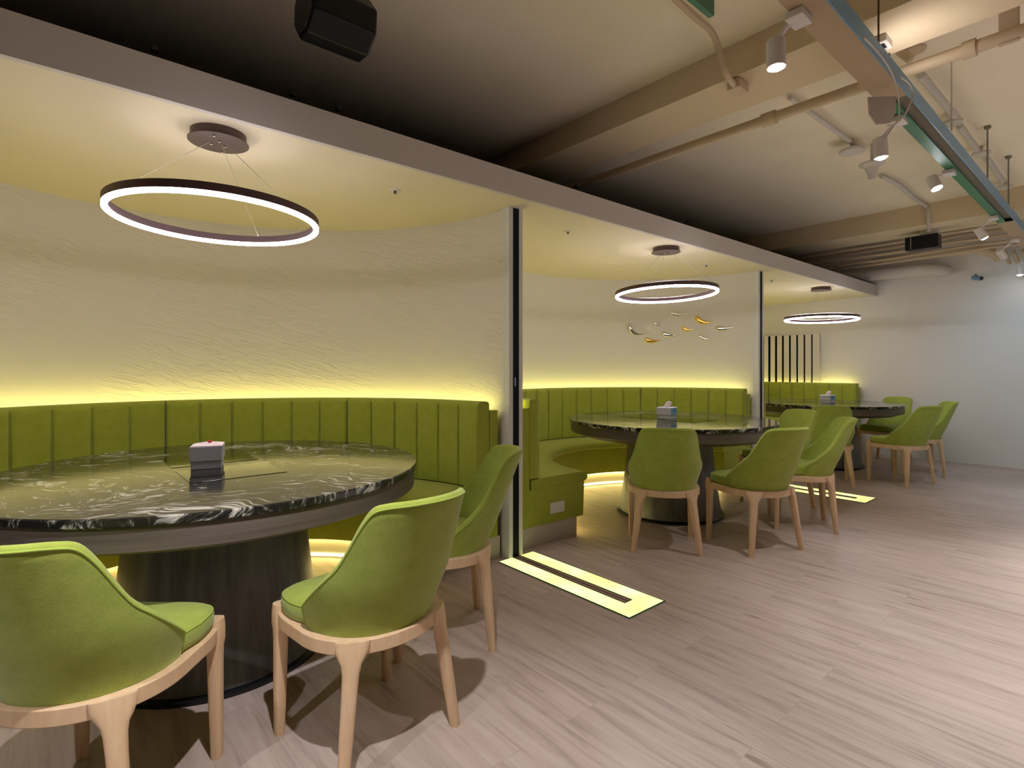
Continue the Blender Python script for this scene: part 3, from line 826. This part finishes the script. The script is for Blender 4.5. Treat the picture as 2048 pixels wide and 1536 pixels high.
o = obj('green_film', bm, M_GREENFILM, tr); o['label'] = 'dark green film on the open trunking'
o = obj('green_film', bx(1.2, 1.78, 0.98, 1.0, 0, 0.07), M_GREENFILM, None)
o.location = (0, 0, 2.40); o.name = 'green_strip'
tag(o, 'short green strip hanging at the very top edge, left of the first spotlight', 'strip')
obj('hanging_rod', bx(1.50, 1.506, 0.985, 0.991, 0.07, 0.499), M_PIPE_G, o)

def aim(o, d):
    o.rotation_euler = Vector(d).to_track_quat('-Z', 'Y').to_euler()
def spotlight(label, p, power, target=(0, 0, -1), ang=95, blend=0.7, lens=None, ln=0.10, r=0.032, col=(0.98, 0.95, 1.0)):
    t = thing('spotlight', label, 'spotlight', p, 0, 'white cylinder spotlights on the trunking')
    d = Vector(target).normalized()
    rot = Vector((0, 0, -1)).rotation_difference(d).to_matrix().to_4x4()
    bm = nb(); lathe(bm, [(0, ln / 2), (r * 0.9, ln / 2), (r, ln / 2 - 0.004), (r, -ln / 2), (r - 0.004, -ln / 2), (r - 0.005, -ln / 2 + 0.012), (0, -ln / 2 + 0.012)], 32); bm.transform(rot)
    obj('housing', bm, M_SPOT, t, smooth='auto')
    bm = nb(); lathe(bm, [(0, -ln / 2 + 0.0115), (r - 0.006, -ln / 2 + 0.0115), (r - 0.007, -ln / 2 - 0.002), (0.4 * r, -ln / 2 - 0.009), (0, -ln / 2 - 0.010)], 24); bm.transform(rot)
    o = obj('lens', bm, lens or M_SPOTLENS, t, smooth='auto'); o['label'] = 'glowing white lens'
    ay = (RY1 - 0.012 - p[1]) if p[1] > 0 else (-0.75 - p[1])
    bm = nb(); tube(bm, [(0, 0, ln / 2 - 0.01), (0, ay * 0.5, min(ln / 2 + 0.03, ZR - p[2] - 0.02)), (0, ay, ZR - p[2] - 0.018)], 0.008, 8)
    obj('bracket', bm, M_SPOT, t, smooth='auto')
    bm = nb(); box(bm, -0.045, 0.045, ay - 0.035, ay + 0.025, ZR - p[2] - 0.028, ZR - p[2] - 0.002)
    obj('track_adapter', bm, M_SPOT, t, bevel=0.003)
    if power:
        ld = bpy.data.lights.new('spot_lamp', 'SPOT'); ld.energy = power; ld.color = col
        ld.spot_size = math.radians(ang); ld.spot_blend = blend; ld.shadow_soft_size = 0.018
        lo = bpy.data.objects.new('spot_lamp', ld); COL.objects.link(lo); lo.parent = t
        lo.location = d * (ln / 2 + 0.02); aim(lo, d)
    return t
S1 = on_y(1552, 108, 0.86); S2 = on_y(1761, 296, 0.86); S3_ = on_y(1868, 366, 0.86)
spotlight('white cylinder spotlight nearest the camera, hanging left of the trunking', S1, 14, (0.0, -0.02, -1), ang=85, blend=1.0)
spotlight('white spotlight under the grey bracket plate, second along the trunking', S2, 40, (0.05, -0.05, -1), blend=1.0)
spotlight('dazzling spotlight, third along the trunking', S3_, 70, (-0.18, -0.42, -1), ang=95, ln=0.09, blend=1.0, lens=M_BRIGHTLENS)
spotlight('small white spotlight just left of where the green film ends', on_y(1962, 466, 0.86), 60, (0.30, -0.5, -1), ang=110, blend=1.0, col=(0.70, 0.86, 1.0))
spotlight('small white spotlight beyond the end of the green film', on_y(2003, 508, 0.88), 26, (0.8, -0.5, -1), ang=150, blend=1.0, col=(0.36, 0.66, 1.0))
spotlight('farthest white spotlight at the right edge, close to the end wall', on_y(2040, 541, 0.88), 0, (0, 0, -1))
# spots out of view: first implied by chair shadows, the rest added as fill
spotlight('white spotlight of the same row, before the picture starts', Vector((0.35, 0.72, 2.28)), 110, (-0.05, 0.12, -1), ang=84)
spotlight('added unseen spotlight of the same row, left of the first seen one', Vector((-1.0, 0.86, 2.28)), 60, (0.1, 0.15, -1))
for (x_, y_, pw, cc, lab) in ((2.3, -0.45, 145, (0.95, 0.95, 1.0), 'added unseen spotlight of a second row behind the camera, first'), (4.4, -1.1, 620, (0.93, 0.95, 1), 'added unseen spotlight of a second row to the right of the picture'), (6.5, -1.1, 430, (0.66, 0.84, 1), 'added unseen spotlight of a second row by the end wall')):  # added row out of view, fill for corridor floor and slab
    spotlight(lab, Vector((x_, y_, 2.28)), pw, (0.0, -0.06, -1), ang=95, blend=1.0, col=cc)
t = thing('added_uplight', 'unseen upturned lamp added on top of the trunking, washing the slab', 'spotlight', (3.02, 0.745, ZR + 0.041))  # lamp not in view, added for the bright patch on the slab
bm = nb(); lathe(bm, [(0, 0), (0.025, 0), (0.028, 0.03), (0.024, 0.03), (0.023, 0.02), (0, 0.02)], 20); obj('housing', bm, M_SPOT, t, smooth='auto')
ld = bpy.data.lights.new('up_lamp', 'SPOT'); ld.energy = 2.6; ld.color = (1, 0.92, 0.93); ld.spot_size = math.radians(135); ld.spot_blend = 1.0; ld.shadow_soft_size = 0.02
lo = bpy.data.objects.new('up_lamp', ld); COL.objects.link(lo); lo.parent = t; lo.location = (0, 0, 0.035); aim(lo, (0.30, -0.30, 1))
obj('added_trunking', bx(-1, 7.8, -0.80, -0.70, 2.40, 2.44), M_RAIL, None)  # unseen, added only to carry the second row of fill spots
tag(bpy.data.objects['added_trunking'], 'added unseen trunking for the fill spotlights, right of the picture', 'trunking')

# grey bracket plate by the second spot with its loose cable
P = on_y(1763, 213, 0.745)
bp = nb(); pts = [(-0.10, 0.045), (0.10, 0.05), (0.10, -0.03), (0.055, -0.085), (-0.04, -0.09), (-0.09, -0.04)]
a_ = [bp.verts.new((x, -0.004, z)) for x, z in pts]; b_ = [bp.verts.new((x, 0.004, z)) for x, z in pts]
bp.faces.new(a_); bp.faces.new(b_)
for i in range(6): bp.faces.new((a_[i], a_[(i + 1) % 6], b_[(i + 1) % 6], b_[i]))
o = obj('bracket_plate', bp, new_mat('grey_plate', lin(200, 192, 184), 0.5), None, bevel=0.002); o.location = P; o.scale = (0.62, 1, 0.9); o.rotation_euler = (0, 0, -0.7)
tag(o, 'grey rounded bracket plate hanging under the trunking', 'bracket')
cb = [on_y(x, y, 0.68) for x, y in ((1728, 75), (1760, 110), (1785, 150), (1797, 200), (1797, 235), (1780, 262), (1768, 280))]
bm = nb(); tube(bm, smooth_path(cb), 0.0035, 6)
tag(obj('loose_cable', bm, M_CABLE, None, smooth=True), 'thin white cable looping down to the second spotlight', 'cable')
cb = [on_y(x, y, 0.66) for x, y in ((1800, 154), (1820, 170), (1824, 195), (1814, 222), (1795, 245), (1775, 252))]
bm = nb(); tube(bm, smooth_path(cb), 0.0035, 6)
tag(obj('loose_cable', bm, M_CABLE, None, smooth=True), 'thin white cable looping over the blue-grey edge of the trunking', 'cable')

# ---------------------------------------------------------------- pipes under the slab
def pipe(name, pts, r, mat, label, cat='pipe', joints=(), n=12, sm=0, group=None):
    P_ = [Vector(p) for p in pts]
    if sm: P_ = smooth_path(P_, sm)
    bm = nb(); tube(bm, P_, r, n)
    if not joints:
        o = obj(name, bm, mat, None, smooth='auto'); tag(o, label, cat, group); return o
    t = thing(name, label, cat, (0, 0, 0), 0, group)
    obj('tube', bm, mat, t, smooth='auto')
    for (a, b) in joints:
        bm = nb(); tube(bm, [a, b], r * 1.35, n); obj('coupling', bm, mat, t, smooth='auto')
    return t
V3 = Vector
xp_, zp_ = 3.30, 2.66
yj = [on_x(1540, 240, xp_).y, on_x(1935, 98, xp_).y]
sprp = pipe('sprinkler_pipe', [(3.29, 4.2, zp_), (3.29, -3.5, zp_)], 0.030, M_PIPE_P, 'thick cream sprinkler pipe crossing under the first beam to the top right corner', 'pipe',
     joints=[((3.29, yj[0] + 0.04, zp_), (3.29, yj[0] - 0.04, zp_)), ((3.29, 0.55, zp_), (3.29, 0.50, zp_))])
# hanger strap of that pipe
o = obj('pipe_strap', bx(-0.012, 0.012, -0.035, 0.035, -0.036, SLAB - zp_), M_PIPE_P, sprp, bevel=0.002)
o.location = (3.29, on_x(2018, 50, 3.29).y, zp_)
# bent conduit at the upper middle
cp = [on_z(1345, -8, 2.86), on_z(1385, 30, 2.86), on_z(1422, 62, 2.84), on_z(1438, 100, 2.78), on_z(1452, 145, 2.68), on_z(1470, 172, 2.68), on_z(1490, 185, 2.70)]
bc = thing('bent_conduit', 'cream conduit bending down around the first beam to a junction box, top centre', 'conduit')
bm = nb(); tube(bm, smooth_path(cp, 5), 0.015, 12); obj('tube', bm, M_PIPE_P, bc, smooth='auto')
pb = on_z(1475, 176, 2.68)
o = obj('junction_box', bx(-0.05, 0.06, -0.035, 0.035, -0.02, 0.03), M_PIPE_P, bc, bevel=0.006); o.location = pb
# conduits along X on the slab
a = on_z(1580, 195, 2.87); pipe('ceiling_conduit', [(a.x, a.y, 2.87), (on_z(1702, 300, 2.87).x, a.y - .02, 2.87)], 0.016, M_PIPE_G, 'white conduit running to the round white ceiling disc', 'conduit')
a = on_z(1762, 352, 2.87); b = on_z(1852, 412, 2.87)
pipe('ceiling_conduit', [a, on_z(1800, 372, 2.87), on_z(1825, 395, 2.87), b, on_x(1856, 425, 7.0), on_x(1858, 462, 6.99) ], 0.018, M_PIPE_G, 'grey-white conduit passing behind the dazzling spotlight down the second beam', 'conduit', sm=4)
for (p0, p1, lab) in (((1842, 150), (1915, 238), 'white ceiling conduit on the right, before the first round ceiling base'),
                      ((1920, 252), (1955, 300), 'white ceiling conduit on the right, between two round ceiling bases'),
                      ((1975, 318), (2006, 362), 'white ceiling conduit on the right, after the second round ceiling base')):
    a = on_z(*p0, 2.86); b = on_z(*p1, 2.86)
    pipe('ceiling_conduit', [a, b], 0.020, M_PIPE_G, lab, 'conduit')
def disc(label, p, r=0.055):
    t = thing('smoke_detector', label, 'detector', p, 0, 'round fittings on the slab')
    bm = nb(); lathe(bm, [(0, 0), (r, 0), (r, -0.018), (0.6 * r, -0.03), (0, -0.032)], 32); obj('cover', bm, M_PIPE_G, t, smooth='auto')
    bm = nb(); lathe(bm, [(0.012, 0.0), (0.012, SLAB - p[2]), (0, SLAB - p[2])], 12); obj('stem', bm, M_PIPE_G, t, smooth='auto')
    return t
disc('flat round white ceiling disc at the end of the conduit, left of the second spotlight', on_z(1704, 300, 2.82), 0.085)
disc('upper round base on the right side of the slab', on_z(1905, 243, 2.85), 0.06)
disc('second round base on the right side of the slab', on_z(1962, 305, 2.85), 0.06)
disc('lowest round base on the right side of the slab', on_z(2010, 372, 2.85), 0.06)
# cone shaped detector
t = thing('cone_speaker', 'small white trumpet-shaped fitting just left below the second spotlight', 'ceiling fitting', on_z(1744, 334, 2.72))
bm = nb(); lathe(bm, [(0, 0.03), (0.085, 0.028), (0.088, 0.018), (0.05, -0.005), (0.03, -0.06), (0.024, -0.095), (0, -0.10)], 32); obj('cone', bm, M_PIPE_G, t, smooth='auto')
bm = nb(); tube(bm, [(0, 0, 0.03), (0, 0, SLAB - 2.72)], 0.012, 8); obj('stem', bm, M_PIPE_G, t)
# gimbal spot on the slab at top right
g = on_z(1822, 112, 2.84)
t = thing('swivel_bracket', 'cream swivel bracket on the bright slab just above the thick pipe', 'bracket', g)
bm = nb(); lathe(bm, [(0, 0), (0.055, 0), (0.055, -0.012), (0, -0.014)], 28, (0.06, 0, SLAB - g.z - 0.0)); obj('base_disc', bm, M_PIPE_P, t, smooth='auto')
bm = nb(); tube(bm, [(-0.01, 0.05, 0.045), (0.0, 0.0, -0.02)], 0.022, 12); obj('barrel', bm, M_PIPE_P, t, smooth='auto')
# small open junction box behind the trunking
p = on_z(1757, 84, 2.72)
t = thing('junction_box', 'white open junction box with a short cable just right of the trunking, top', 'junction box', p)
obj('box_body', bx(-0.05, 0.05, -0.045, 0.045, -0.03, SLAB - 2.72 - 0.001), M_PIPE_G, t, bevel=0.004)
obj('opening', bx(-0.03, 0.02, -0.03, 0.03, -0.0315, -0.0302), M_BLACK, t)
bm = nb(); tube(bm, smooth_path([(0, 0, -0.032), (0.01, -0.02, -0.07), (0.05, -0.03, -0.08), (0.09, -0.02, -0.03)]), 0.005, 8); obj('cable', bm, M_BROWN, t, smooth=True)
# threaded rods
def rod(label, p, z0, z1=SLAB, r=0.004, mt=None, top=True):
    t = thing('hanger_rod', label, 'hanger rod', (p[0], p[1], z0), 0, 'thin rods hanging from the slab')
    bm = nb(); tube(bm, [(0, 0, 0), (0, 0, z1 - z0)], r, 8); obj('rod', bm, mt or M_PIPE_G, t)
    bm = nb(); lathe(bm, [(0, z1 - z0), (r * 4, z1 - z0), (r * 4, z1 - z0 - 0.02), (0, z1 - z0 - 0.022)], 12); obj('anchor', bm, mt or M_PIPE_G, t)
    return t
a = on_z(1903, 145, SLAB - .12); rod('white rod hanging from the slab beside the thick pipe, right of the trunking', a, 2.46)
a = on_z(1975, 252, SLAB); rod('grey rod by the second round base, right of the trunking', a, 2.46, r=0.005, mt=M_RAILIN)
a = on_z(2017, 312, SLAB); rod('grey rod farthest right, by the lowest round base', a, 2.46, r=0.005, mt=M_RAILIN)
a = on_y(1757, 60, 0.74); rod('brown rod holding the trunking near the top edge', a, ZR + .091, r=0.004, mt=M_BROWN)
for (px, lab) in ((308, 'dark stud rising behind the fascia, above the biggest ring'), (585, 'dark stud rising behind the fascia, directly below the black faceted speaker'), (677, 'dark stud rising behind the fascia, a little right of the black faceted speaker'), (1155, 'dark stud rising behind the fascia where the thick pipe meets it'), (1375, 'dark stud rising behind the fascia above the middle ring')):
    a = on_y(px, 300, 2.40); rod(lab, (a.x, 2.40), CEIL + 0.021, z1=2.36, r=0.0035, mt=M_BLACK)

# pipe bundle near the end wall, running towards the booths
B = [(7.66, 2.66, 0.020), (7.74, 2.56, 0.013), (7.83, 2.64, 0.022), (7.90, 2.52, 0.014), (7.99, 2.60, 0.020), (8.07, 2.50, 0.016)]
for i, (X, Z, r) in enumerate(B):
    ye = 1.25 - 0.07 * i
    pts = [(X, 4.2, Z), (X, 2.2, Z), (X, 1.75, Z + 0.01), (X + 0.02, ye + 0.25, Z + 0.03), (X + 0.05, ye, Z + 0.03), (X + 0.12, ye - 0.25, Z + 0.05), (X + 0.12, 0.60, Z + 0.06)]
    pipe('service_pipe', pts, r, M_PIPE_P, 'one of the cream pipes bundled side by side under the slab near the end wall', 'pipe', sm=5, group='bundled pipes by the end wall')
pipe('insulated_duct', [(8.30, 4.2, 2.40), (8.30, 2.3, 2.40), (8.30, 1.78, 2.395), (8.33, 1.62, 2.37), (8.40, 1.56, 2.36)], 0.075, M_PIPE_G, 'fat pale insulated duct turning into the end wall just above the fascia end', 'duct', sm=6, n=20)
pipe('insulated_duct', [(8.26, 2.3, 2.56), (8.26, 1.45, 2.56), (8.28, 1.25, 2.55), (8.36, 1.12, 2.50), (8.44, 1.08, 2.45)], 0.048, M_PIPE_P, 'cream insulated duct with an elbow, above the fat pale duct', 'duct', sm=6, n=18)
# finned end of the lowest pipes and a small camera
t = thing('valve_manifold', 'row of short cream pipe stubs below the pipe bundle, right of the ducts', 'manifold', (8.33, 1.02, 2.40))
for k in range(4):
    bm = nb(); tube(bm, [(0.0, -0.07 * k, 0.10), (0.02, -0.07 * k - .02, 0.03), (0.10, -0.07 * k - 0.03, -0.02)], 0.02, 10); obj('stub', bm, M_PIPE_P, t, smooth=True)
p = on_x(1955, 556, 8.40)
t = thing('security_camera', 'tiny dark camera high on the end wall at the end of the pipes', 'camera', p)
bm = nb(); tube(bm, [(0.09, 0.03, 0.05), (0.0, 0, 0)], 0.012, 8); obj('mount', bm, M_BLACK, t)
bm = nb(); tube(bm, [(0.02, 0.04, 0.01), (-0.05, -0.04, -0.015)], 0.028, 14); obj('body', bm, M_RAILBLUE, t, smooth='auto')
bm = nb(); tube(bm, [(-0.051, -0.041, -0.015), (-0.056, -0.047, -0.016)], 0.02, 14); obj('lens', bm, M_BLACK, t)
# end beam / bulkhead the trunking runs into
struct('ceiling_bulkhead', bx(7.9, 8.5, -2.6, 0.62, 2.56, SLAB), M_BEAM)

# ---------------------------------------------------------------- black ceiling speakers
def speaker(label, c, yaw, Ln, r, n=8, roll=0.0, group=None, bracket=True, flat=1.0):
    t = thing('ceiling_speaker', label, 'speaker', c, yaw, group)
    bm = nb(); R0 = []
    for x, k in ((-Ln / 2, 0.94), (-Ln / 2 + 0.01, 1.0), (Ln / 2 - 0.01, 1.0), (Ln / 2, 0.95)):
        ring = []
        for i in range(n):
            a = 2 * PI * (i + 0.5) / n + roll
            ring.append((x, k * r * math.cos(a) * flat, k * r * math.sin(a)))
        R0.append(ring)
    loft(bm, R0); obj('cabinet', bm, M_SPEAKER, t, bevel=0.006)
    bm = nb(); loft(bm, [[(-Ln / 2 - 0.004, p_[1] * 0.9, p_[2] * 0.9) for p_ in R0[0]], [(-Ln / 2 - 0.0005, p_[1] * 0.9, p_[2] * 0.9) for p_ in R0[0]]])
    e = obj('end_cap', bm, M_BLACK, t)
    bm = nb()
    for i in range(0, n):
        a = 2 * PI * (i + 0.5) / n + roll
        tube(bm, [(-Ln / 2 - 0.006, 0.7 * r * flat * math.cos(a), 0.7 * r * math.sin(a)), (-Ln / 2 - 0.004, 0.7 * r * flat * math.cos(a), 0.7 * r * math.sin(a))], 0.003, 8)
    obj('screw', bm, M_STEEL, e)
    bm = nb(); tube(bm, [(0, 0, r * 0.85), (0, 0, SLAB - c[2] - 0.001)], 0.012, 8); box(bm, -Ln * .32, Ln * .32, -0.015, 0.015, r * 0.93, r * 0.93 + 0.012)
    obj('hanging_bracket', bm, M_BLACK, t)
    return t
c = on_z(672, 50, 2.50)
speaker('black faceted ceiling speaker at the top left of centre', (c.x, c.y, 2.52), 0.0, 0.25, 0.115, roll=0.1)
c = on_z(1846, 485, 2.55)
c = on_x(1846, 486, 7.35)
t = thing('ceiling_speaker', 'small black box speaker under the second beam, at the right', 'speaker', c)
obj('cabinet', bx(-0.08, 0.08, -0.15, 0.15, -0.075, 0.075), M_SPEAKER, t, bevel=0.01)
obj('side_strip', bx(-0.0815, -0.0802, 0.09, 0.096, -0.065, 0.065), M_STEEL, t)
bm = nb(); box(bm, -0.03, 0.03, -0.145, 0.02, 0.0755, 2.679 - c.z); obj('hanging_bracket', bm, M_PIPE_G, t)
